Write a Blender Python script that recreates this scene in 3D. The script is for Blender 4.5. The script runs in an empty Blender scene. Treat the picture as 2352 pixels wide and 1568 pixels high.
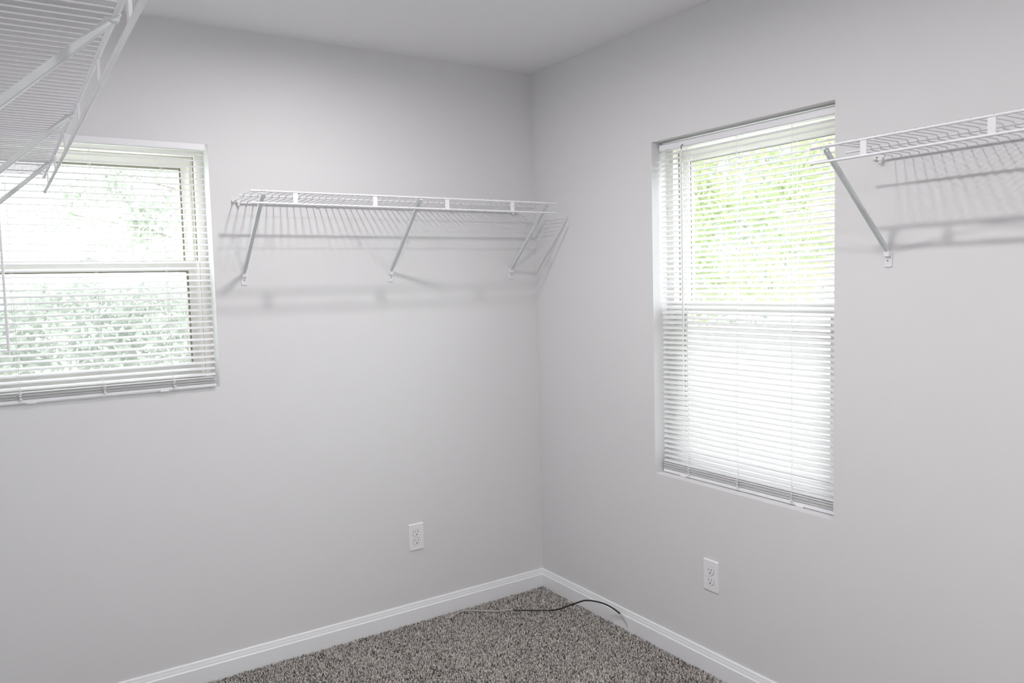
import bpy, math, random
import numpy as np
from mathutils import Vector, Matrix, noise

random.seed(7)
SC = bpy.context.scene
COL = SC.collection

# ------------------------------------------------------------------ camera
F_PX = 1805.58                       # focal length in pixels of the 2352 px wide frame
YAW, PITCH, ROLL = 0.58259, -0.073757, -0.025659
CAM = Vector((-2.16345, -3.06259, 1.47112))
fw = Vector((math.sin(YAW) * math.cos(PITCH), math.cos(YAW) * math.cos(PITCH), math.sin(PITCH)))
r0 = Vector((math.cos(YAW), -math.sin(YAW), 0))
u0 = r0.cross(fw)
rt = math.cos(ROLL) * r0 + math.sin(ROLL) * u0
up = -math.sin(ROLL) * r0 + math.cos(ROLL) * u0
cd = bpy.data.cameras.new('camera')
cd.sensor_width = 36.0
cd.lens = F_PX / 2352 * 36.0
cd.clip_start = 0.02
cam = bpy.data.objects.new('camera', cd)
COL.objects.link(cam)
m = Matrix((rt, up, -fw)).transposed().to_4x4()
m.translation = CAM
cam.matrix_world = m
SC.camera = cam

# ------------------------------------------------------------------ sky, exposure
SKY_STRENGTH = 2.6
SKY_COLOR = (0.94, 0.955, 1.0, 1)
LAMP_STRENGTH = 182.0
LAMP_COLOR = (1.0, 0.975, 0.975, 1)
w = bpy.data.worlds.new('overcast_sky')
SC.world = w
w.use_nodes = True
bg = w.node_tree.nodes['Background']
bg.inputs['Color'].default_value = SKY_COLOR
bg.inputs['Strength'].default_value = SKY_STRENGTH
SC.view_settings.view_transform = 'Standard'
SC.view_settings.look = 'None'
SC.view_settings.gamma = 1.0
SC.view_settings.exposure = 1.73
SC.view_settings.use_curve_mapping = False
SC.cycles.max_bounces = 16
SC.cycles.diffuse_bounces = 10
SC.cycles.transparent_max_bounces = 24
SC.cycles.caustics_reflective = False
SC.cycles.caustics_refractive = False
SC.cycles.sample_clamp_indirect = 6.0
SC.cycles.use_denoising = True

# ------------------------------------------------------------------ materials
def mat(name, color, rough=0.5, spec=0.5, metal=0.0, var=0.0, var_scale=40.0,
        bump=0.0, bump_scale=300.0, bump_dist=0.001, emit=None, emit_s=0.0, coat=0.0):
    M = bpy.data.materials.new(name)
    M.use_nodes = True
    nt = M.node_tree
    b = nt.nodes['Principled BSDF']
    b.inputs['Base Color'].default_value = (*color, 1)
    b.inputs['Roughness'].default_value = rough
    b.inputs['Specular IOR Level'].default_value = spec
    b.inputs['Metallic'].default_value = metal
    b.inputs['Coat Weight'].default_value = coat
    tc = nt.nodes.new('ShaderNodeTexCoord')
    if var > 0:
        n = nt.nodes.new('ShaderNodeTexNoise')
        n.inputs['Scale'].default_value = var_scale
        n.inputs['Detail'].default_value = 4
        nt.links.new(tc.outputs['Object'], n.inputs['Vector'])
        mx = nt.nodes.new('ShaderNodeMix')
        mx.data_type = 'RGBA'
        mx.inputs['A'].default_value = (*[c * (1 - var) for c in color], 1)
        mx.inputs['B'].default_value = (*[min(1, c * (1 + var)) for c in color], 1)
        nt.links.new(n.outputs['Fac'], mx.inputs['Factor'])
        nt.links.new(mx.outputs['Result'], b.inputs['Base Color'])
    if bump > 0:
        n2 = nt.nodes.new('ShaderNodeTexNoise')
        n2.inputs['Scale'].default_value = bump_scale
        n2.inputs['Detail'].default_value = 3
        nt.links.new(tc.outputs['Object'], n2.inputs['Vector'])
        bp = nt.nodes.new('ShaderNodeBump')
        bp.inputs['Strength'].default_value = bump
        bp.inputs['Distance'].default_value = bump_dist
        nt.links.new(n2.outputs['Fac'], bp.inputs['Height'])
        nt.links.new(bp.outputs['Normal'], b.inputs['Normal'])
    if emit:
        b.inputs['Emission Color'].default_value = emit
        b.inputs['Emission Strength'].default_value = emit_s
    return M

def mat_translucent(name, color, trans, fac, rough=0.6, var=0.0, var_scale=6.0, color2=None):
    M = bpy.data.materials.new(name)
    M.use_nodes = True
    nt = M.node_tree
    out = nt.nodes['Material Output']
    b = nt.nodes['Principled BSDF']
    b.inputs['Base Color'].default_value = (*color, 1)
    b.inputs['Roughness'].default_value = rough
    t = nt.nodes.new('ShaderNodeBsdfTranslucent')
    t.inputs['Color'].default_value = (*trans, 1)
    mx = nt.nodes.new('ShaderNodeMixShader')
    mx.inputs['Fac'].default_value = fac
    nt.links.new(b.outputs[0], mx.inputs[1])
    nt.links.new(t.outputs[0], mx.inputs[2])
    nt.links.new(mx.outputs[0], out.inputs['Surface'])
    if color2:
        tc = nt.nodes.new('ShaderNodeTexCoord')
        n = nt.nodes.new('ShaderNodeTexNoise')
        n.inputs['Scale'].default_value = var_scale
        n.inputs['Detail'].default_value = 5
        nt.links.new(tc.outputs['Object'], n.inputs['Vector'])
        cr = nt.nodes.new('ShaderNodeMix')
        cr.data_type = 'RGBA'
        cr.inputs['A'].default_value = (*color, 1)
        cr.inputs['B'].default_value = (*color2, 1)
        nt.links.new(n.outputs['Fac'], cr.inputs['Factor'])
        nt.links.new(cr.outputs['Result'], b.inputs['Base Color'])
        nt.links.new(cr.outputs['Result'], t.inputs['Color'])
    return M

def mat_pane(name, tint, refl, opacity=0.0, dcol=(0.2, 0.2, 0.2)):
    M = bpy.data.materials.new(name)
    M.use_nodes = True
    nt = M.node_tree
    nt.nodes.remove(nt.nodes['Principled BSDF'])
    out = nt.nodes['Material Output']
    t = nt.nodes.new('ShaderNodeBsdfTransparent')
    t.inputs['Color'].default_value = (*tint, 1)
    if opacity > 0:
        g = nt.nodes.new('ShaderNodeBsdfDiffuse')
        g.inputs['Color'].default_value = (*dcol, 1)
        f = opacity
    else:
        g = nt.nodes.new('ShaderNodeBsdfGlossy')
        g.inputs['Roughness'].default_value = 0.02
        f = refl
    mx = nt.nodes.new('ShaderNodeMixShader')
    mx.inputs['Fac'].default_value = f
    nt.links.new(t.outputs[0], mx.inputs[1])
    nt.links.new(g.outputs[0], mx.inputs[2])
    nt.links.new(mx.outputs[0], out.inputs['Surface'])
    return M

M_WALL = mat('wall_paint', (0.719, 0.718, 0.725), rough=0.75, spec=0.25, var=0.012, var_scale=3.0, bump=0.18, bump_scale=260, bump_dist=0.0006)
M_CEIL = mat('ceiling_paint', (0.82, 0.82, 0.835), rough=0.9, spec=0.1, bump=0.2, bump_scale=200, bump_dist=0.0006)
M_TRIM = mat('trim_paint', (0.84, 0.85, 0.87), rough=0.35, spec=0.5, bump=0.05, bump_scale=60, bump_dist=0.0004)
M_VINYL = mat('window_vinyl', (0.82, 0.81, 0.77), rough=0.4)
M_GASKET = mat('dark_gasket', (0.30, 0.29, 0.25), rough=0.7)
M_WIRE = mat('white_vinyl_coating', (0.76, 0.76, 0.79), rough=0.32, spec=0.5, var=0.02, var_scale=80)
M_WIRE_SHADED = mat('shaded_wire_coating', (0.66, 0.66, 0.685), rough=0.35, spec=0.5, var=0.02, var_scale=80)  # same white coating, darkened to paint in the shade under the deck wires
M_ARM = mat('painted_steel_arm', (0.66, 0.69, 0.70), rough=0.38, spec=0.5, var=0.04, var_scale=60)
M_PLASTIC = mat('white_plastic', (0.84, 0.84, 0.86), rough=0.35)
M_CLIP = mat('cream_plastic_clip', (0.76, 0.76, 0.755), rough=0.4)
M_DARK = mat('dark_slot', (0.02, 0.02, 0.022), rough=0.8)
M_SCREW = mat('painted_screw', (0.72, 0.72, 0.74), rough=0.35, spec=0.6)
M_SLAT = mat_translucent('blind_slat', (0.80, 0.80, 0.81), (0.9, 0.92, 0.9), 0.10, rough=0.4)
M_RAIL = mat('blind_rail', (0.82, 0.82, 0.85), rough=0.4)
M_STRING = mat('cord_string', (0.85, 0.85, 0.85), rough=0.9)
M_WAND = mat('clear_plastic_wand', (0.78, 0.78, 0.81), rough=0.2, spec=0.6)
M_GLASS = mat_pane('window_glass', (0.97, 0.99, 0.98), 0.04)
M_SCREEN = mat_pane('insect_mesh', (1, 1, 1), 0, opacity=0.30, dcol=(0.55, 0.56, 0.55))
M_CABLE = mat('black_cable_sheath', (0.012, 0.012, 0.013), rough=0.4, var=0.2)
M_CABLE_W = mat('pale_cable', (0.47, 0.455, 0.43), rough=0.5, var=0.15, var_scale=120)
M_LENS = mat('lamp_lens', (0.9, 0.9, 0.9), rough=0.5, emit=LAMP_COLOR, emit_s=LAMP_STRENGTH)
M_LENS_FILL = mat('fill_lamp_lens', (0.9, 0.9, 0.9), rough=0.5, emit=LAMP_COLOR, emit_s=LAMP_STRENGTH * 2.0)  # stronger lens for the added fill light
M_FIX = mat('lamp_ring', (0.8, 0.8, 0.8), rough=0.4)
M_LEAF_Y = mat_translucent('leaf_yellow_green', (0.23, 0.29, 0.13), (0.33, 0.40, 0.17), 0.45, color2=(0.35, 0.39, 0.23), var_scale=2.5)
M_LEAF_G = mat_translucent('leaf_mid_green', (0.24, 0.285, 0.225), (0.28, 0.33, 0.25), 0.35, color2=(0.38, 0.42, 0.36), var_scale=3.0)
M_BARK = mat('bark', (0.26, 0.235, 0.20), rough=0.9, var=0.3, var_scale=30, bump=0.6, bump_scale=40, bump_dist=0.01)
M_GROUND = mat('pale_ground', (0.50, 0.52, 0.44), rough=0.95, var=0.25, var_scale=2.0)
M_EXT = mat('outside_siding', (0.7, 0.7, 0.68), rough=0.8)

M_LEAF_P = mat_translucent('leaf_pale_green', (0.31, 0.345, 0.285), (0.35, 0.39, 0.32), 0.38, color2=(0.42, 0.45, 0.40), var_scale=3.0)

def mat_carpet():
    M = bpy.data.materials.new('carpet_yarn')
    M.use_nodes = True
    nt = M.node_tree
    b = nt.nodes['Principled BSDF']
    b.inputs['Roughness'].default_value = 0.95
    b.inputs['Specular IOR Level'].default_value = 0.1
    a = nt.nodes.new('ShaderNodeAttribute')
    a.attribute_name = 'yarn'
    nt.links.new(a.outputs['Color'], b.inputs['Base Color'])
    return M
M_CARPET = mat_carpet()
M_BACKING = mat('carpet_backing', (0.22, 0.205, 0.19), rough=0.95, spec=0.1, var=0.55, var_scale=160, bump=0.6, bump_scale=160, bump_dist=0.004)

# ------------------------------------------------------------------ mesh helpers
class MB:
    def __init__(self):
        self.v, self.f = [], []
    def add(self, vs, fs):
        n = len(self.v)
        self.v += [tuple(p) for p in vs]
        self.f += [tuple(i + n for i in f) for f in fs]
        return self
    def box(self, a, b):
        x0, y0, z0 = (min(a[i], b[i]) for i in range(3))
        x1, y1, z1 = (max(a[i], b[i]) for i in range(3))
        return self.add([(x0, y0, z0), (x1, y0, z0), (x1, y1, z0), (x0, y1, z0),
                         (x0, y0, z1), (x1, y0, z1), (x1, y1, z1), (x0, y1, z1)],
                        [(0, 3, 2, 1), (4, 5, 6, 7), (0, 1, 5, 4), (1, 2, 6, 5), (2, 3, 7, 6), (3, 0, 4, 7)])
    def ring(self, x0, x1, z0, z1, y0, y1, wx, wb, wt):      # rectangular frame lying in XZ
        o = [(x0, z0), (x1, z0), (x1, z1), (x0, z1)]
        i = [(x0 + wx, z0 + wb), (x1 - wx, z0 + wb), (x1 - wx, z1 - wt), (x0 + wx, z1 - wt)]
        vs = [(x, y0, z) for x, z in o + i] + [(x, y1, z) for x, z in o + i]
        fs = []
        for k in range(4):
            j = (k + 1) % 4
            fs += [(k, j, 4 + j, 4 + k), (8 + j, 8 + k, 12 + k, 12 + j), (j, k, 8 + k, 8 + j), (4 + k, 4 + j, 12 + j, 12 + k)]
        return self.add(vs, fs)
    def tube(self, pts, r, n=8, cap=True):
        pts = [Vector(p) for p in pts]
        rs = r if isinstance(r, (list, tuple)) else [r] * len(pts)
        vs, fs = [], []
        ref = None
        for k, p in enumerate(pts):
            t = (pts[min(k + 1, len(pts) - 1)] - pts[max(k - 1, 0)]).normalized()
            if ref is None:
                ref = Vector((0, 0, 1)) if abs(t.z) < 0.9 else Vector((1, 0, 0))
            a = (ref - t * ref.dot(t)).normalized()
            ref = a
            b = t.cross(a)
            for q in range(n):
                an = 2 * math.pi * q / n
                vs.append(p + rs[k] * (math.cos(an) * a + math.sin(an) * b))
        for k in range(len(pts) - 1):
            for q in range(n):
                q2 = (q + 1) % n
                fs.append((k * n + q, k * n + q2, (k + 1) * n + q2, (k + 1) * n + q))
        if cap:
            fs.append(tuple(reversed(range(n))))
            e = (len(pts) - 1) * n
            fs.append(tuple(range(e, e + n)))
        return self.add(vs, fs)
    def lathe(self, prof, c, n=20, axis='z'):             # profile of (radius, height)
        vs, fs = [], []
        for r, h in prof:
            for q in range(n):
                an = 2 * math.pi * q / n
                a, b = r * math.cos(an), r * math.sin(an)
                p = (a, b, h) if axis == 'z' else (a, h, -b) if axis == 'y' else (h, a, b)
                vs.append((c[0] + p[0], c[1] + p[1], c[2] + p[2]))
        for k in range(len(prof) - 1):
            for q in range(n):
                q2 = (q + 1) % n
                fs.append((k * n + q, k * n + q2, (k + 1) * n + q2, (k + 1) * n + q))
        fs.append(tuple(reversed(range(n))))
        e = (len(prof) - 1) * n
        fs.append(tuple(range(e, e + n)))
        return self.add(vs, fs)
    def prism(self, poly, y0, y1, inset=0.0):             # polygon in XZ swept along Y, front edge chamfered by inset
        n = len(poly)
        cx = sum(p[0] for p in poly) / n
        cz = sum(p[1] for p in poly) / n
        def sh(p):
            d = Vector((p[0] - cx, p[1] - cz))
            l = d.length
            return (cx + d.x * (l - inset) / l, cz + d.y * (l - inset) / l)
        vs = [(x, y0, z) for x, z in poly]
        if inset:
            ym = y1 - inset * (1 if y1 > y0 else -1)
            vs += [(x, ym, z) for x, z in poly] + [(sh(p)[0], y1, sh(p)[1]) for p in poly]
            L = 3
        else:
            vs += [(x, y1, z) for x, z in poly]
            L = 2
        fs = [tuple(range(n)), tuple(reversed(range((L - 1) * n, L * n)))]
        for l in range(L - 1):
            for k in range(n):
                j = (k + 1) % n
                fs.append((l * n + j, l * n + k, (l + 1) * n + k, (l + 1) * n + j))
        return self.add(vs, fs)
    def sweep_x(self, prof, x0, x1):                      # closed profile of (y, z) swept along X
        n = len(prof)
        vs = [(x0, y, z) for y, z in prof] + [(x1, y, z) for y, z in prof]
        fs = [tuple(reversed(range(n))), tuple(range(n, 2 * n))]
        for k in range(n):
            j = (k + 1) % n
            fs.append((k, j, n + j, n + k))
        return self.add(vs, fs)
    def mesh(self, name, smooth=False):
        me = bpy.data.meshes.new(name)
        me.from_pydata(self.v, [], self.f)
        me.validate()
        import bmesh
        bm = bmesh.new()
        bm.from_mesh(me)
        bmesh.ops.recalc_face_normals(bm, faces=bm.faces)
        bm.to_mesh(me)
        bm.free()
        if smooth:
            for p in me.polygons:
                p.use_smooth = len(p.vertices) <= 4
            try:
                me.set_sharp_from_angle(angle=math.radians(40))
            except Exception:
                pass
        return me
    def build(self, name, M, parent=None, smooth=False, loc=None):
        me = self.mesh(name, smooth)
        me.materials.append(M)
        return put(name, me, parent, loc)

def put(name, me, parent=None, loc=None, rot=None):
    o = bpy.data.objects.new(name, me)
    COL.objects.link(o)
    o.parent = parent
    if loc:
        o.location = loc
    if rot:
        o.rotation_euler = rot
    return o

def tag(o, label=None, cat=None, group=None, kind=None):
    if label: o['label'] = label
    if cat: o['category'] = cat
    if group: o['group'] = group
    if kind: o['kind'] = kind
    return o

def empty(name, loc, rz=0.0):
    o = bpy.data.objects.new(name, None)
    o.empty_display_size = 0.05
    COL.objects.link(o)
    o.location = loc
    o.rotation_euler = (0, 0, rz)
    return o

ROT_L, ROT_R, ROT_S = math.pi, math.pi / 2, -math.pi / 2     # local +Y points from each wall into the room

# ------------------------------------------------------------------ room shell
XS, YB, ZC, TH, Z0 = -2.32, -4.0, 2.44, 0.17, -0.012
LW = dict(x0=-2.266, x1=-1.466, z0=1.112, z1=2.008)         # opening in the left wall
RW = dict(y0=-1.588, y1=-0.793, z0=0.703, z1=2.000)         # opening in the right wall

def wall_with_hole(name, a0, a1, h0, h1, hz0, hz1, mapf):
    xs, zs = [a0, h0, h1, a1], [Z0, hz0, hz1, ZC]
    vs = [mapf(x, d, z) for d in (0, TH) for z in zs for x in xs]
    fs = []
    for d in (0, 16):
        for j in range(3):
            for i in range(3):
                if i == 1 and j == 1:
                    continue
                q = [d + j * 4 + i, d + j * 4 + i + 1, d + (j + 1) * 4 + i + 1, d + (j + 1) * 4 + i]
                fs.append(tuple(q))
    h = [5, 6, 10, 9]
    for k in range(4):
        fs.append((h[k], h[(k + 1) % 4], 16 + h[(k + 1) % 4], 16 + h[k]))
    o = [0, 3, 15, 12]
    e = [[0, 1, 2, 3], [3, 7, 11, 15], [15, 14, 13, 12], [12, 8, 4, 0]]
    for s in e:
        for k in range(3):
            fs.append((s[k], s[k + 1], 16 + s[k + 1], 16 + s[k]))
    return MB().add(vs, fs).build(name, M_WALL)

wl = wall_with_hole('wall_left', XS - TH, 0, LW['x0'], LW['x1'], LW['z0'], LW['z1'], lambda a, d, z: (a, d, z))
tag(wl, 'light grey painted wall with the window half hidden by the near shelf', 'wall', kind='structure')
wr = wall_with_hole('wall_right', YB, TH, RW['y0'], RW['y1'], RW['z0'], RW['z1'], lambda a, d, z: (d, a, z))
tag(wr, 'light grey painted wall with the tall window at right', 'wall', kind='structure')
ws = MB().box((XS - TH, YB, Z0), (XS, 0, ZC)).build('wall_side', M_WALL)
tag(ws, 'light grey wall carrying the near overhead shelf', 'wall', kind='structure')
wb = MB().box((XS - TH, YB - TH, Z0), (TH, YB, ZC)).build('wall_back', M_WALL)
tag(wb, 'light grey wall behind the viewer', 'wall', kind='structure')
ce = MB().box((XS - TH, YB - TH, ZC), (TH, TH, ZC + 0.1)).build('ceiling', M_CEIL)
tag(ce, 'flat white painted ceiling', 'ceiling', kind='structure')
fl = MB().box((XS - TH, YB - TH, Z0 - 0.1), (TH, TH, Z0)).build('floor', M_BACKING)
tag(fl, 'floor under the grey brown carpet', 'floor', kind='structure')

# baseboards: flat face, small step, cove and rounded nose
BP = [(0, -0.010), (0.0125, -0.010), (0.0125, 0.0555), (0.0118, 0.0575), (0.0098, 0.059), (0.0092, 0.0605), (0.0082, 0.067),
      (0.0064, 0.0735), (0.0062, 0.0752), (0.0058, 0.0785), (0.0046, 0.0815), (0.0026, 0.083), (0, 0.083)]
def baseboard(name, p0, p1, rz, label, miter0, miter1):
    L = (Vector(p1) - Vector(p0)).length
    n = len(BP)
    vs = [((miter0 * d), d, z) for d, z in BP] + [(L - miter1 * d, d, z) for d, z in BP]
    fs = [tuple(reversed(range(n))), tuple(range(n, 2 * n))] + [(k, (k + 1) % n, n + (k + 1) % n, n + k) for k in range(n)]
    o = MB().add(vs, fs).build(name, M_TRIM)
    o.location = (*p0, 0)
    o.rotation_euler = (0, 0, rz)
    return tag(o, label, 'baseboard', kind='structure')
baseboard('baseboard_left', (0, 0), (XS, 0), ROT_L, 'white moulded baseboard under the shelf with three brackets', 1, 1)
baseboard('baseboard_right', (0, YB), (0, 0), ROT_R, 'white moulded baseboard along the wall with the tall window', 1, 1)
baseboard('baseboard_side', (XS, 0), (XS, YB), ROT_S, 'white baseboard below the near overhead shelf', 1, 1)

# ------------------------------------------------------------------ ceiling lights (above the frame), plus an added fill light
def ceiling_light(x, y, label, ML=M_LENS):
    t = tag(empty('ceiling_light', (x, y, ZC)), label, 'ceiling light', 'flush ceiling lights')
    MB().lathe([(0.062, 0), (0.066, -0.006), (0.060, -0.016), (0.046, -0.018), (0.042, -0.012)], (0, 0, 0), 32).build('trim_ring', M_FIX, t, True)
    MB().lathe([(0.042, -0.0125), (0.040, -0.0150), (0.028, -0.0160), (0.01, -0.0164)], (0, 0, 0), 24).build('lens', ML, t, True)
ceiling_light(-1.20, -0.84, 'small round ceiling light nearest the window walls')
ceiling_light(-1.20, -1.72, 'small round ceiling light in the middle of the row')
ceiling_light(-1.20, -3.36, 'small round fill light added on the ceiling behind the viewer', M_LENS_FILL)  # added behind the camera to fill the lower walls and carpet

# ------------------------------------------------------------------ windows
def window(name, loc, rz, W, H, label):
    t = tag(empty(name, loc, rz), label, 'window', kind='structure')
    h = W / 2
    y0, y1 = -0.165, -0.085
    MB().ring(-h, h, 0, H, y0, y1, 0.030, 0.034, 0.030).build('window_frame', M_VINYL, t)
    mid = H / 2 + 0.008
    for s in (-1, 1):       # jamb liner tracks
        MB().box((s * (h - 0.030), -0.128, 0.034), (s * (h - 0.036), -0.118, H - 0.03)).build('jamb_track', M_VINYL, t)
        MB().box((s * (h - 0.0302), -0.1175, 0.034), (s * (h - 0.0325), -0.1135, H - 0.03)).build('weatherstrip', M_GASKET, t)
    up_ = MB().ring(-h + 0.031, h - 0.031, mid - 0.018, H - 0.031, -0.158, -0.130, 0.040, 0.034, 0.040).build('upper_sash', M_VINYL, t)
    MB().ring(-h + 0.071, h - 0.071, mid + 0.016, H - 0.071, -0.150, -0.1375, 0.007, 0.005, 0.007).build('glazing_bead', M_GASKET, up_)
    MB().box((-h + 0.0785, -0.145, mid + 0.0215), (h - 0.0785, -0.141, H - 0.0785)).build('glass_pane', M_GLASS, up_)
    lo = MB().ring(-h + 0.031, h - 0.031, 0.035, mid + 0.020, -0.116, -0.088, 0.040, 0.048, 0.038).build('lower_sash', M_VINYL, t)
    MB().ring(-h + 0.071, h - 0.071, 0.083, mid - 0.018, -0.108, -0.0955, 0.007, 0.007, 0.005).build('glazing_bead', M_GASKET, lo)
    MB().box((-h + 0.0785, -0.103, 0.0905), (h - 0.0785, -0.099, mid - 0.0235)).build('glass_pane', M_GLASS, lo)
    lk = MB().box((-0.03, -0.112, mid + 0.0201), (0.03, -0.092, mid + 0.026)).lathe([(0.011, 0.026 + mid), (0.011, 0.034 + mid), (0.006, 0.036 + mid)], (0, -0.102, 0), 14)
    lk.box((-0.004, -0.108, mid + 0.030), (0.034, -0.098, mid + 0.036)).build('sash_lock', M_PLASTIC, lo)
    sc = MB().ring(-h + 0.034, h - 0.034, 0.036, mid, -0.1645, -0.1595, 0.012, 0.012, 0.012).build('screen_frame', M_VINYL, t)
    MB().box((-h + 0.045, -0.1625, 0.047), (h - 0.045, -0.162, mid - 0.011)).build('insect_screen', M_SCREEN, sc)
    return t
window('window_1', ((LW['x0'] + LW['x1']) / 2, 0, LW['z0']), ROT_L, LW['x1'] - LW['x0'], LW['z1'] - LW['z0'],
       'white double-hung window behind the blind next to the near shelf')
window('window_2', (0, (RW['y0'] + RW['y1']) / 2, RW['z0']), ROT_R, RW['y1'] - RW['y0'], RW['z1'] - RW['z0'],
       'tall white double-hung window with green trees outside')

# ------------------------------------------------------------------ blinds
def slat_mesh(L, wdt=0.0255, crown=0.0024, th=0.0005):
    pr, n = [], 6
    for k in range(n + 1):
        u = -1 + 2 * k / n
        pr.append((u * wdt / 2, crown * (1 - u * u)))
    prof = [(y, z + th) for y, z in pr] + [(y, z) for y, z in reversed(pr)]
    # rounded slat ends
    m_ = MB().sweep_x(prof, -L / 2, L / 2)
    me = m_.mesh('slat', True)
    me.materials.append(M_SLAT)
    return me

def blind(loc, rz, W, H, yc, head, top, pitch, tilt, rail, cords, wand_x, wand_bot, label, stack_n=8, sag=0.0):
    """loc: bottom centre of the opening on the wall face; local +Y goes into the room, so yc < 0."""
    t = tag(empty('mini_blind', loc, rz), label, 'blind', 'white mini blinds')
    L = W - 0.012
    hz0, hz1 = head
    # headrail: U channel with rolled lips
    hr = [(yc + 0.0135, hz0), (yc + 0.0145, hz0 + 0.001), (yc + 0.0145, hz1 - 0.0015), (yc + 0.0125, hz1), (yc + 0.0105, hz1),
          (yc + 0.0105, hz1 - 0.003), (yc - 0.0105, hz1 - 0.003), (yc - 0.0105, hz1), (yc - 0.0125, hz1), (yc - 0.0145, hz1 - 0.0015),
          (yc - 0.0145, hz0 + 0.001), (yc - 0.0135, hz0)]
    MB().sweep_x(hr, -L / 2, L / 2).build('headrail', M_RAIL, t)
    me = slat_mesh(L - 0.006)
    z = top
    rz0, rz1 = rail
    stack_top = rz1 + 0.0022 + stack_n * 0.0030
    k = 0
    pitch = (top - stack_top - 0.009) / round((top - stack_top - 0.009) / pitch)
    while z > stack_top + 0.007:
        a = tilt + 0.02 * math.sin(k * 1.7) + 0.012 * math.sin(k * 0.37 + 1)
        put('slat', me, t, (0.0012 * math.sin(k * 2.3), yc, z), (-a, 0.0012 * math.sin(k * 1.13), 0))
        z -= pitch
        k += 1
    for j in range(stack_n):
        put('slat', me, t, (0.002 * math.sin(j * 2.1), yc + 0.0012 * math.sin(j * 1.9), rz1 + 0.0012 + j * 0.0030), (-0.05 + 0.02 * math.sin(j), 0, 0))
    br = [(yc - 0.0125, rz0 + 0.003), (yc - 0.0105, rz0), (yc + 0.0105, rz0), (yc + 0.0125, rz0 + 0.003), (yc + 0.0125, rz1 - 0.003),
          (yc + 0.009, rz1), (yc - 0.009, rz1), (yc - 0.0125, rz1 - 0.003)]
    MB().sweep_x(br, -L / 2 + 0.003, L / 2 - 0.003).build('bottom_rail', M_RAIL, t)
    for c in cords:
        MB().box((c - 0.0006, yc + 0.0132, rz0 + 0.004), (c + 0.0006, yc + 0.0142, hz0)).box(
            (c - 0.0006, yc - 0.0142, rz0 + 0.004), (c + 0.0006, yc - 0.0132, hz0)).build('ladder_cord', M_STRING, t)
        MB().tube([(c + 0.006, yc + 0.0005, rz1), (c + 0.006, yc + 0.0005, hz0)], 0.0006, 5).build('lift_cord', M_STRING, t)
        pts = []
        for q in range(26):        # slack ladder string bunched in front of the stacked slats
            f = q / 25
            pts.append((c + 0.007 * math.sin(q * 2.4) * (0.6 + 0.4 * math.sin(q)), yc + 0.0160 + 0.0022 * math.sin(q * 1.7), rz0 + 0.004 + f * (stack_top - rz0 - 0.002)))
        MB().tube(pts, 0.0016, 5).build('cord_bunch', M_STRING, t, True)
    for c in (cords[0] + 0.034 if len(cords) else 0, cords[-1] - 0.03):
        MB().box((c - 0.014, yc - 0.012, rz0 - 0.0015), (c + 0.014, yc + 0.0131, rz0 + 0.006)).build('cord_plug', M_PLASTIC, t)
    yw = yc + 0.022
    wd = MB().tube([(wand_x, yw, wand_bot), (wand_x, yw, wand_bot + 0.012), (wand_x, yw, hz0 - 0.010)], [0.0046, 0.0042, 0.0038], 6).build('tilt_wand', M_WAND, t)
    MB().tube([(wand_x, yw, hz0 - 0.014), (wand_x, yw + 0.003, hz0 - 0.004), (wand_x, yw, hz0 + 0.004), (wand_x, yw - 0.0075, hz0 + 0.006)], 0.0015, 6).build('wand_hook', M_DARK, wd)
    return t

LWc, RWc = (LW['x0'] + LW['x1']) / 2, (RW['y0'] + RW['y1']) / 2
# left wall: local X = -(x - centre)
blind((LWc, 0, LW['z0']), ROT_L, LW['x1'] - LW['x0'] - 0.014, LW['z1'] - LW['z0'], 0.0, (0.872, 0.8955), 0.856, 0.0219, math.radians(17),
      (0.003, 0.016), [-(-1.628 - LWc), -(-1.855 - LWc), -(-2.104 - LWc)], -(-2.127 - LWc), 1.282 - LW['z0'],
      'white mini blind next to the near shelf, hung over the square window')
# right wall: local X = y - centre
blind((0, RWc, RW['z0']), ROT_R, RW['y1'] - RW['y0'], RW['z1'] - RW['z0'], -0.050, (1.264, 1.288), 1.2475, 0.0197, math.radians(27),
      (0.0025, 0.0165), [-0.940 - RWc, -1.177 - RWc, -1.406 - RWc], -0.925 - RWc, 1.281 - RW['z0'],
      'tall white mini blind between the two wall shelves, trees behind it')

# ------------------------------------------------------------------ wire shelves
ZT, ZL = 0.321, 0.280            # heights above the root (root at z = 1.490)
DF = 0.305                       # distance of the front rods from the wall
RZ = 1.490
def capped_rod(x0, x1, d, z, r, caps=(True, True)):
    pts, rs = [], []
    if caps[0]:
        pts += [(x0 - 0.001, d, z), (x0, d, z), (x0 + 0.008, d, z), (x0 + 0.0095, d, z)]
        rs += [r * 0.9, r * 1.3, r * 1.3, r]
    else:
        pts += [(x0, d, z)]; rs += [r]
    if caps[1]:
        pts += [(x1 - 0.0095, d, z), (x1 - 0.008, d, z), (x1, d, z), (x1 + 0.001, d, z)]
        rs += [r, r * 1.3, r * 1.3, r * 0.9]
    else:
        pts += [(x1, d, z)]; rs += [r]
    return MB().tube(pts, rs, 12)

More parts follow.
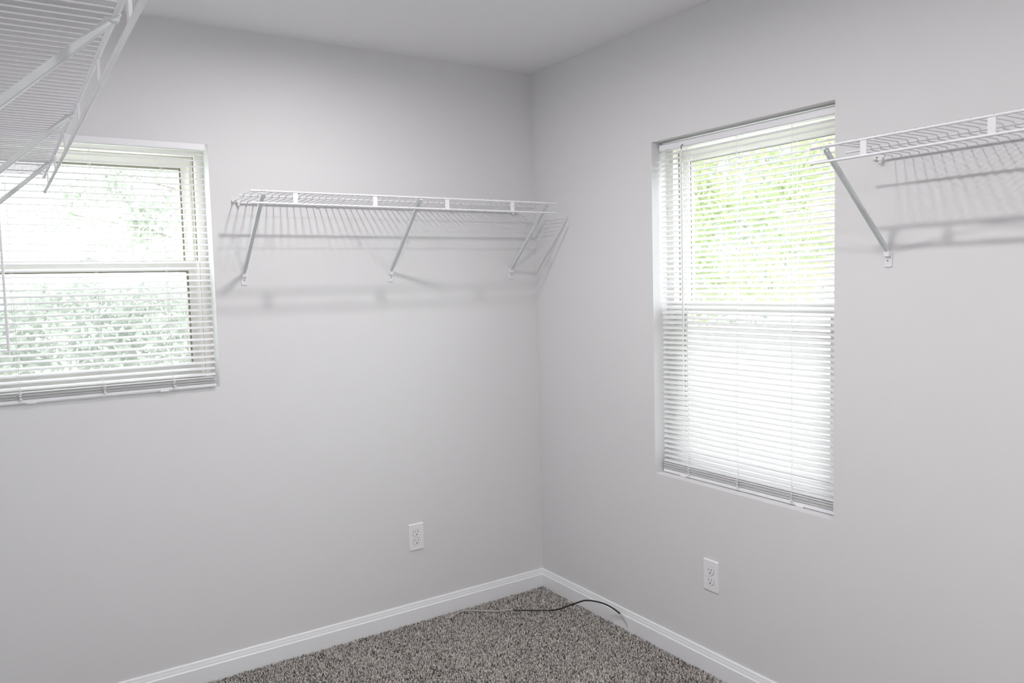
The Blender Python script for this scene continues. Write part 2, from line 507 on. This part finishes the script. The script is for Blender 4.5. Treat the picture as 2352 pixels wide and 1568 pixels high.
WIRE = [(0.3072, ZT + 0.0028), (0.3058, ZT + 0.0042), (0.302, ZT + 0.0046), (0.160, ZT + 0.0048), (0.1565, ZT + 0.003),
        (0.1545, ZT - 0.004), (0.150, ZT - 0.0062), (0.016, ZT - 0.0066), (0.0118, ZT - 0.009), (0.0105, ZT - 0.016)]
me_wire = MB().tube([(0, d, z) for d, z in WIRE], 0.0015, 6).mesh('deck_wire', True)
me_wire.materials.append(M_WIRE_SHADED)
me_strap = MB().box((-0.0085, DF - 0.002, ZL + 0.001), (0.0085, DF + 0.002, ZT - 0.001)).mesh('front_strap')
me_strap.materials.append(M_WIRE)

# support arm: rounded channel section along the diagonal
def arm_mesh():
    a, b = Vector((0, 0.0085, 0.048)), Vector((0, 0.296, ZT - 0.010))
    t = (b - a).normalized()
    n = t.cross(Vector((1, 0, 0))).normalized()
    if n.z < 0: n = -n
    hw = 0.0068
    sec = [(-hw, -0.0040), (-hw + 0.0025, -0.0058), (hw - 0.0025, -0.0058), (hw, -0.0040), (hw, 0.0042), (hw - 0.0016, 0.0042), (hw - 0.0018, -0.0032), (-hw + 0.0018, -0.0032), (-hw + 0.0016, 0.0042), (-hw, 0.0042)]
    N = len(sec)
    vs = []
    for p, s in ((a, 0.75), (a + t * 0.03, 1), (b - t * 0.012, 1), (b, 0.9)):
        for x, h in sec:
            vs.append(p + Vector((x * s, 0, 0)) + n * h)
    fs = [tuple(range(N)), tuple(reversed(range(3 * N, 4 * N)))]
    for k in range(3):
        for q in range(N):
            j = (q + 1) % N
            fs.append((k * N + q, k * N + j, (k + 1) * N + j, (k + 1) * N + q))
    mb = MB().add(vs, fs)
    return mb
am = arm_mesh().mesh('support_arm', False); am.materials.append(M_ARM)
hook = MB()
hp = []
for q in range(9):                 # hook closing over the front rod
    an = math.radians(-100 + q * 27)
    hp.append((0, DF + 0.0046 * math.cos(an), ZT + 0.0046 * math.sin(an)))
for sx in (-0.0055, 0.0055):
    hook.tube([(sx, p[1], p[2]) for p in hp[:5]], 0.0009, 6)
hook.box((-0.0066, DF - 0.014, ZT - 0.0095), (0.0066, DF + 0.003, ZT - 0.0055))
hm = hook.mesh('rod_hook', True); hm.materials.append(M_ARM)
def rounded(w_, z0, z1, rb, rtp, n=5):
    p = []
    for cx, cz, r, a0 in ((w_ - rb, z0 + rb, rb, -90), (w_ - rtp, z1 - rtp, rtp, 0), (-w_ + rtp, z1 - rtp, rtp, 90), (-w_ + rb, z0 + rb, rb, 180)):
        for q in range(n):
            an = math.radians(a0 + 90 * q / (n - 1))
            p.append((cx + r * math.cos(an), cz + r * math.sin(an)))
    return p
fm = MB().prism(rounded(0.0112, 0.0, 0.052, 0.0035, 0.0095), 0.0003, 0.0032, 0.0008).prism(
    rounded(0.0085, 0.030, 0.050, 0.003, 0.008), 0.003, 0.0125, 0.001).mesh('foot_plate'); fm.materials.append(M_WIRE)
sm = MB().lathe([(0.0042, 0.0030), (0.0042, 0.0042), (0.0030, 0.0054), (0.001, 0.0056)], (0, 0, 0.0195), 12, 'y').mesh('foot_screw', True); sm.materials.append(M_SCREW)
sd = MB().box((-0.0022, 0.0055, 0.0190), (0.0022, 0.0059, 0.0200)).box((-0.0005, 0.0055, 0.0173), (0.0005, 0.0059, 0.0217)).mesh('screw_slot'); sd.materials.append(M_DARK)

def clip(t, x, s):
    """wall clip holding the back rod; s = side of the rod end it reaches to."""
    zb = ZT - 0.012
    c = MB().prism([(x + px, zb + pz) for px, pz in rounded(0.007, -0.010, 0.014, 0.003, 0.003)], 0.0003, 0.004, 0.0006)
    c.tube([(x - 0.006, 0.0075, zb), (x + 0.006, 0.0075, zb)], 0.0068, 12)
    if abs(s) < 0.5:
        c.build('wall_clip', M_CLIP, t, True)
        return
    c.tube([(x, 0.006, zb - 0.004), (x, 0.012, zb - 0.013)], [0.005, 0.0042], 10)
    c.box((x + s * 0.006, 0.0003, zb + 0.000), (x + s * 0.024, 0.0045, zb + 0.010))
    c.tube([(x + s * 0.024, 0.006, zb + 0.004), (x + s * 0.008, 0.006, zb + 0.004)], 0.0046, 10)
    o = c.build('wall_clip', M_CLIP, t, True)
    MB().lathe([(0.0022, 0.0100), (0.0018, 0.0110), (0.001, 0.0112)], (x + s * 0.012, 0, zb + 0.006), 10, 'y').build('clip_screw', M_DARK, o, True)

def wire_shelf(loc, rz, L, brackets, straps, wires, label, caps=(True, True), clips=(), back=(0.0, None)):
    t = tag(empty('wire_shelf', loc, rz), label, 'shelf', 'white wire shelves')
    capped_rod(0, L, DF, ZT, 0.0036, caps).build('front_rod', M_WIRE, t, True)
    capped_rod(0, L, DF, ZL, 0.0036, caps).build('lip_rod', M_WIRE, t, True)
    capped_rod(0.002, L - 0.002, 0.150, ZT - 0.0006, 0.0029, caps).build('middle_rod', M_WIRE, t, True)
    b1 = L if back[1] is None else back[1]
    capped_rod(back[0], b1, 0.0068, ZT - 0.012, 0.0036, (False, False)).build('back_rod', M_WIRE, t, True)
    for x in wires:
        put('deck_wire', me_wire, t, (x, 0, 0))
    for x in straps:
        put('front_strap', me_strap, t, (x, 0, 0))
    for x in brackets:
        a = put('support_arm', am, t, (x, 0, 0))
        put('rod_hook', hm, a)
        f = put('foot_plate', fm, a)
        put('foot_screw', sm, a)
        put('screw_slot', sd, a)
    for x, s in clips:
        clip(t, x, s)
    return t

# left wall shelf: world x from -0.098 (near the corner) to -1.401
n = int((1.385 - 0.104) / 0.0255) + 1
wire_shelf((-0.098, 0, RZ), ROT_L, 1.303, [0.046, 0.654, 1.260], [0.229, 0.539, 0.846, 1.149],
           [1.385 - 0.098 - 0.0255 * k for k in range(n)],
           'white wire shelf with three brackets spanning to the corner, above the outlet',
           clips=[(1.268, 1), (0.96, 0.001), (0.35, 0.001), (0.03, -1)], back=(0.006, 1.272))
# right wall shelf: world y from -3.2 to -1.722
def Y(y): return y + 3.2
n = int((3.17 - 1.778) / 0.0255) + 1
wire_shelf((0, -3.2, RZ), ROT_R, 1.477, [Y(-1.763), Y(-2.373), Y(-2.983)], [Y(-1.877 - 0.3055 * k) for k in range(5)],
           [Y(-1.778 - 0.0255 * k) for k in range(n)],
           'white wire shelf cut off at the right edge, beside the tall window',
           clips=[(Y(-1.742), 1), (Y(-2.48), 0.001), (Y(-3.05), 0.001)], back=(0.0, Y(-1.752)))
# side wall shelf: world y from -0.400 back over the viewer
n = int((3.38 - 0.428) / 0.0255) + 1
wire_shelf((XS, -0.400, RZ), ROT_S, 3.0, [0.355 + 0.61 * k for k in range(5)], [0.150 + 0.3055 * k for k in range(10)],
           [0.028 + 0.0255 * k for k in range(n)],
           'large white wire shelf overhead, seen from below at the top left',
           clips=[(0.03, -1), (0.9, 0.001), (1.8, 0.001), (2.7, 0.001)], back=(0.02, None))

# ------------------------------------------------------------------ outlets
def outlet(loc, rz, label):
    t = tag(empty('wall_outlet', loc, rz), label, 'outlet', 'duplex wall outlets')
    pl = rounded(0.0355, 0.0, 0.1175, 0.003, 0.003)
    MB().prism(pl, 0.0, 0.0055, 0.003).build('cover_plate', M_PLASTIC, t)
    for zc in (0.0395, 0.078):
        poly = []
        for q in range(28):
            an = 2 * math.pi * q / 28
            x, z = 0.0172 * math.cos(an), 0.0172 * math.sin(an)
            poly.append((x, zc + max(-0.0142, min(0.0142, z))))
        g = MB().prism([((p[0]) * 1.045, zc + (p[1] - zc) * 1.045) for p in poly], 0.0053, 0.0057).build('receptacle_gap', M_DARK, t)
        r = MB().prism(poly, 0.0054, 0.0074, 0.0006).build('receptacle', M_PLASTIC, t)
        MB().box((-0.0074, 0.0072, zc + 0.0005), (-0.0054, 0.0077, zc + 0.0085)).build('slot', M_DARK, r)
        MB().box((0.0056, 0.0072, zc + 0.0015), (0.0074, 0.0077, zc + 0.0080)).build('slot', M_DARK, r)
        MB().lathe([(0.0026, 0.0072), (0.0026, 0.0077)], (0, 0, zc - 0.0075), 12, 'y').build('ground_hole', M_DARK, r)
    s = MB().lathe([(0.0036, 0.0054), (0.0034, 0.0064), (0.0015, 0.0068)], (0, 0, 0.05875), 14, 'y').build('plate_screw', M_PLASTIC, t, True)
    MB().box((-0.0028, 0.0066, 0.0583), (0.0028, 0.0070, 0.0592)).build('screw_slot', M_SCREW, s)
outlet((-0.6755, 0, 0.3165), ROT_L, 'white duplex outlet on the wall below the shelf with three brackets')
outlet((0, -1.083, 0.3135), ROT_R, 'white duplex outlet on the wall below the tall window')

# ------------------------------------------------------------------ carpet pile
def carpet():
    rng = np.random.default_rng(3)
    P = 0.0056
    xs = np.arange(XS + 0.018, -0.0145, P)
    ys = np.arange(-1.75, -0.0145, P)
    gx, gy = np.meshgrid(xs, ys)
    gx, gy = gx.ravel(), gy.ravel()
    N = gx.size
    gx = np.clip(gx + rng.uniform(-0.5, 0.5, N) * P, XS + 0.016, -0.0142)
    gy = np.clip(gy + rng.uniform(-0.5, 0.5, N) * P, -1.76, -0.0142)
    # low-frequency lay of the pile (vacuum tracks and footprints)
    lay = np.sin(gx * 9.0 + 3.0 * np.sin(gy * 3.1)) * np.sin(gy * 5.3 + 1.2 + 1.5 * np.sin(gx * 4.0))
    clump = np.sin(gx * 61 + 5 * np.sin(gy * 23)) * np.sin(gy * 57 + 4 * np.sin(gx * 19))
    h = 0.0128 + rng.uniform(-0.0022, 0.0024, N) + 0.0007 * clump
    edge = np.maximum(0, 1 - np.minimum(-gx, -gy) / 0.03)
    h += edge * rng.uniform(-0.001, 0.003, N)
    h = np.minimum(h, 0.0153)
    an = rng.uniform(0, 2 * np.pi, N)
    lx = rng.normal(0, 0.0016, N) + 0.0020 * lay
    ly = rng.normal(0, 0.0016, N) + 0.0014 * lay
    room = np.minimum(-gx - 0.0135, -gy - 0.0135)
    rm = np.clip(rng.uniform(0.0022, 0.0034, N), 0, np.maximum(room, 0.0006))
    V = np.zeros((N, 7, 3), np.float32)
    for k in range(3):
        a = an + k * 2 * np.pi / 3
        V[:, k, 0] = gx + 0.75 * rm * np.cos(a); V[:, k, 1] = gy + 0.75 * rm * np.sin(a); V[:, k, 2] = Z0
        a2 = a + 0.5
        V[:, 3 + k, 0] = gx + rm * np.cos(a2) + 0.6 * lx
        V[:, 3 + k, 1] = gy + rm * np.sin(a2) + 0.6 * ly
        V[:, 3 + k, 2] = Z0 + h * 0.72
    V[:, 6, 0] = gx + lx; V[:, 6, 1] = gy + ly; V[:, 6, 2] = Z0 + h
    V[:, :, 0] = np.minimum(V[:, :, 0], -0.0132)
    V[:, :, 1] = np.minimum(V[:, :, 1], -0.0132)
    T = []
    for k in range(3):
        j = (k + 1) % 3
        T += [(k, j, 3 + j), (k, 3 + j, 3 + k), (3 + k, 3 + j, 6)]
    T = np.array(T)
    F = (T[None] + 7 * np.arange(N)[:, None, None]).reshape(-1, 3).astype(np.int32)
    me = bpy.data.meshes.new('carpet_pile')
    me.vertices.add(N * 7)
    me.vertices.foreach_set('co', V.ravel())
    me.loops.add(F.size)
    me.loops.foreach_set('vertex_index', F.ravel())
    me.polygons.add(len(F))
    me.polygons.foreach_set('loop_start', np.arange(0, F.size, 3, dtype=np.int32))
    me.polygons.foreach_set('loop_total', np.full(len(F), 3, np.int32))
    me.update(calc_edges=True)
    pal = np.array([[0.55, 0.515, 0.485], [0.38, 0.355, 0.333], [0.24, 0.222, 0.208], [0.70, 0.67, 0.64], [0.11, 0.10, 0.096]])
    pick = rng.choice(5, N, p=[0.36, 0.27, 0.15, 0.12, 0.10])
    c = pal[pick] * rng.uniform(0.88, 1.1, (N, 1))
    C = np.ones((N, 7, 4), np.float32)
    C[:, :, :3] = c[:, None, :]
    at = me.color_attributes.new('yarn', 'FLOAT_COLOR', 'POINT')
    at.data.foreach_set('color', C.ravel())
    me.materials.append(M_CARPET)
    o = bpy.data.objects.new('carpet', me)
    COL.objects.link(o)
    tag(o, 'grey brown flecked cut pile carpet covering the floor', 'carpet', kind='stuff')
carpet()

# ------------------------------------------------------------------ loose cable
def px_ray(px, py):
    return fw + rt * ((px - 1176) / F_PX) - up * ((py - 784) / F_PX)
def on_z(px, py, z):
    d = px_ray(px, py)
    return CAM + d * ((z - CAM.z) / d.z)
S, Epnt = on_z(1444, 1443, 0.0075), on_z(1262, 1401.5, 0.0072)
def on_arc(px, py):                 # vertical plane through the two points where the loop meets the carpet
    nrm = (Epnt - S).cross(Vector((0, 0, 1))).normalized()
    d = px_ray(px, py)
    return CAM + d * ((S - CAM).dot(nrm) / d.dot(nrm))
def smooth_path(pts, n=8):
    out = []
    P = [pts[0]] + pts + [pts[-1]]
    for k in range(1, len(P) - 2):
        for q in range(n):
            t = q / n
            a, b, c, d = P[k - 1], P[k], P[k + 1], P[k + 2]
            out.append(0.5 * ((2 * b) + (c - a) * t + (2 * a - 5 * b + 4 * c - d) * t * t + (3 * b - a - 3 * c + d) * t ** 3))
    out.append(pts[-1])
    return out
loop_a = [S, on_arc(1436, 1425), on_arc(1424.5, 1409)]
loop_b = [on_arc(1424.5, 1409), on_arc(1410, 1398), on_arc(1392, 1388), on_arc(1370, 1381), on_arc(1345, 1378.5), on_arc(1325, 1384), on_arc(1300, 1393), on_arc(1281, 1399), Epnt]
lie_c = [Epnt, on_z(1240, 1401.5, 0.0064), on_z(1200, 1401, 0.0064), on_z(1178, 1400, 0.0064)]
lie_d = [on_z(1178, 1400, 0.0064), on_z(1160, 1401, 0.0064), on_z(1145, 1403, 0.0064), on_z(1105, 1402, 0.0064), on_z(1066, 1402, 0.0064), on_z(1046, 1411, 0.0064), on_z(1036, 1417.5, 0.0064), on_z(1024, 1418, 0.0064)]
ct = tag(empty('loose_cable', (S.x, S.y, 0)), 'thin black and white cable looping over the carpet in the corner', 'cable')
def cable_part(name, pts, r, M):
    pts = smooth_path([p - Vector((S.x, S.y, 0)) for p in pts])
    MB().tube(pts, r, 8).build(name, M, ct, True)
cable_part('pale_sleeve', loop_a, 0.0036, M_CABLE_W)
cable_part('black_sheath', loop_b, 0.0034, M_CABLE)
cable_part('black_sheath', lie_c, 0.0022, M_CABLE)
cable_part('pale_core', lie_d, 0.0026, M_CABLE_W)

# ------------------------------------------------------------------ outside
gr = MB().box((-14, 0.6, -0.75), (16, 18, -0.55)).add([(0.6, -14, -0.75), (16, -14, -0.75), (16, 0.6, -0.75), (0.6, 0.6, -0.75),
    (0.6, -14, -0.55), (16, -14, -0.55), (16, 0.6, -0.55), (0.6, 0.6, -0.55)],
    [(0, 3, 2, 1), (4, 5, 6, 7), (0, 1, 5, 4), (1, 2, 6, 5), (2, 3, 7, 6), (3, 0, 4, 7)]).build('ground', M_GROUND)
tag(gr, 'pale ground outside the windows', 'ground', kind='structure')

def tree(loc, height, blobs, nleaf, leaf, M, label, seed, trunk=0.045):
    rng = np.random.default_rng(seed)
    t = tag(empty('leafy_tree', loc), label, 'tree', 'trees outside the windows')
    c = np.array([b[:3] for b in blobs]); rr = np.array([b[3] for b in blobs])
    mb = MB().tube([(0, 0, 0), (0.04, 0.02, height * 0.3), (-0.03, 0.05, height * 0.6), (0.02, 0, height * 0.9)], [trunk, trunk * .8, trunk * .55, trunk * .2], 8)
    for b in blobs:
        z0 = min(height * 0.6, max(0.2, b[2] - 0.6))
        mb.tube([(0, 0.02, z0), ((b[0]) * 0.5, b[1] * 0.5, (z0 + b[2]) / 2 + 0.1), (b[0], b[1], b[2])], [trunk * .4, trunk * .3, trunk * .1], 6)
    mb.build('trunk', M_BARK, t, True)
    pw = rr ** 2.2
    k = rng.choice(len(blobs), nleaf, p=pw / pw.sum())
    d = rng.normal(size=(nleaf, 3)); d /= np.linalg.norm(d, axis=1)[:, None]
    p = c[k] + d * (rr[k] * rng.uniform(0.35, 1.0, nleaf) ** 0.6)[:, None] * np.array([1, 1, 0.85])
    s = leaf * rng.uniform(0.6, 1.3, nleaf)
    a = rng.normal(size=(nleaf, 3)); a /= np.linalg.norm(a, axis=1)[:, None]
    b_ = np.cross(a, rng.normal(size=(nleaf, 3))); b_ /= np.linalg.norm(b_, axis=1)[:, None]
    nn = np.cross(a, b_)
    V = np.stack([p - a * s[:, None], p + b_ * (s * 0.45)[:, None] + nn * (s * 0.12)[:, None], p + a * s[:, None], p - b_ * (s * 0.45)[:, None] + nn * (s * 0.12)[:, None]], 1)
    T = np.array([(0, 1, 2), (0, 2, 3)])
    F = (T[None] + 4 * np.arange(nleaf)[:, None, None]).reshape(-1, 3).astype(np.int32)
    me = bpy.data.meshes.new('foliage')
    me.from_pydata(V.reshape(-1, 3).tolist(), [], F.tolist())
    me.materials.append(M)
    f = put('foliage', me, t)
    f['kind'] = 'stuff'
    return t
tree((3.6, 3.35, -0.55), 4.2, [(0, -1.6, 3.2, 0.9), (0.5, -2.3, 2.7, 0.7), (-0.3, -0.8, 2.6, 0.75), (0.2, -1.4, 4.0, 0.8), (0.3, -0.3, 3.5, 0.6), (0, -1.9, 2.1, 0.5), (-0.1, -1.0, 1.9, 0.45)], 9000, 0.045, M_LEAF_Y,
     'yellow green leafy tree seen through the tall window', 1)
tree((6.9, 7.0, -0.55), 5.2, [(0, -1.9, 3.4, 1.1), (-0.6, -0.9, 2.8, 0.9), (0.5, -2.9, 3.0, 1.0), (0.1, -1.6, 4.6, 1.0), (0.3, -3.3, 4.4, 0.9), (-0.2, -2.5, 2.0, 0.8), (0, -1.2, 2.0, 0.8), (0, -3.6, 2.2, 0.8)], 12000, 0.06, M_LEAF_G,
     'mid green tree further out behind the tall window', 2)
tree((0.1, 4.9, -0.55), 4.4, [(-0.9, 0, 3.0, 0.5), (-0.7, 0.3, 2.6, 0.5), (-0.8, 0, 3.4, 0.5), (-1.3, 0.3, 2.7, 0.45), (-1.5, 0.2, 3.2, 0.4), (-1.9, 0.2, 2.8, 0.35)], 4200, 0.04, M_LEAF_P,
     'slender green tree seen through the square window', 3, trunk=0.025)
tree((-2.9, 3.2, -0.55), 2.2, [(0.5, 0, 1.5, 0.6), (1.2, 0.1, 1.65, 0.6), (1.8, 0.2, 1.6, 0.62), (2.4, 0.2, 1.6, 0.6), (0.9, 0, 0.9, 0.6), (1.6, 0.1, 0.9, 0.65), (2.3, 0.1, 0.9, 0.6)], 26000, 0.034, M_LEAF_P,
     'low wide green shrub behind the lower half of the square window', 4, trunk=0.04)
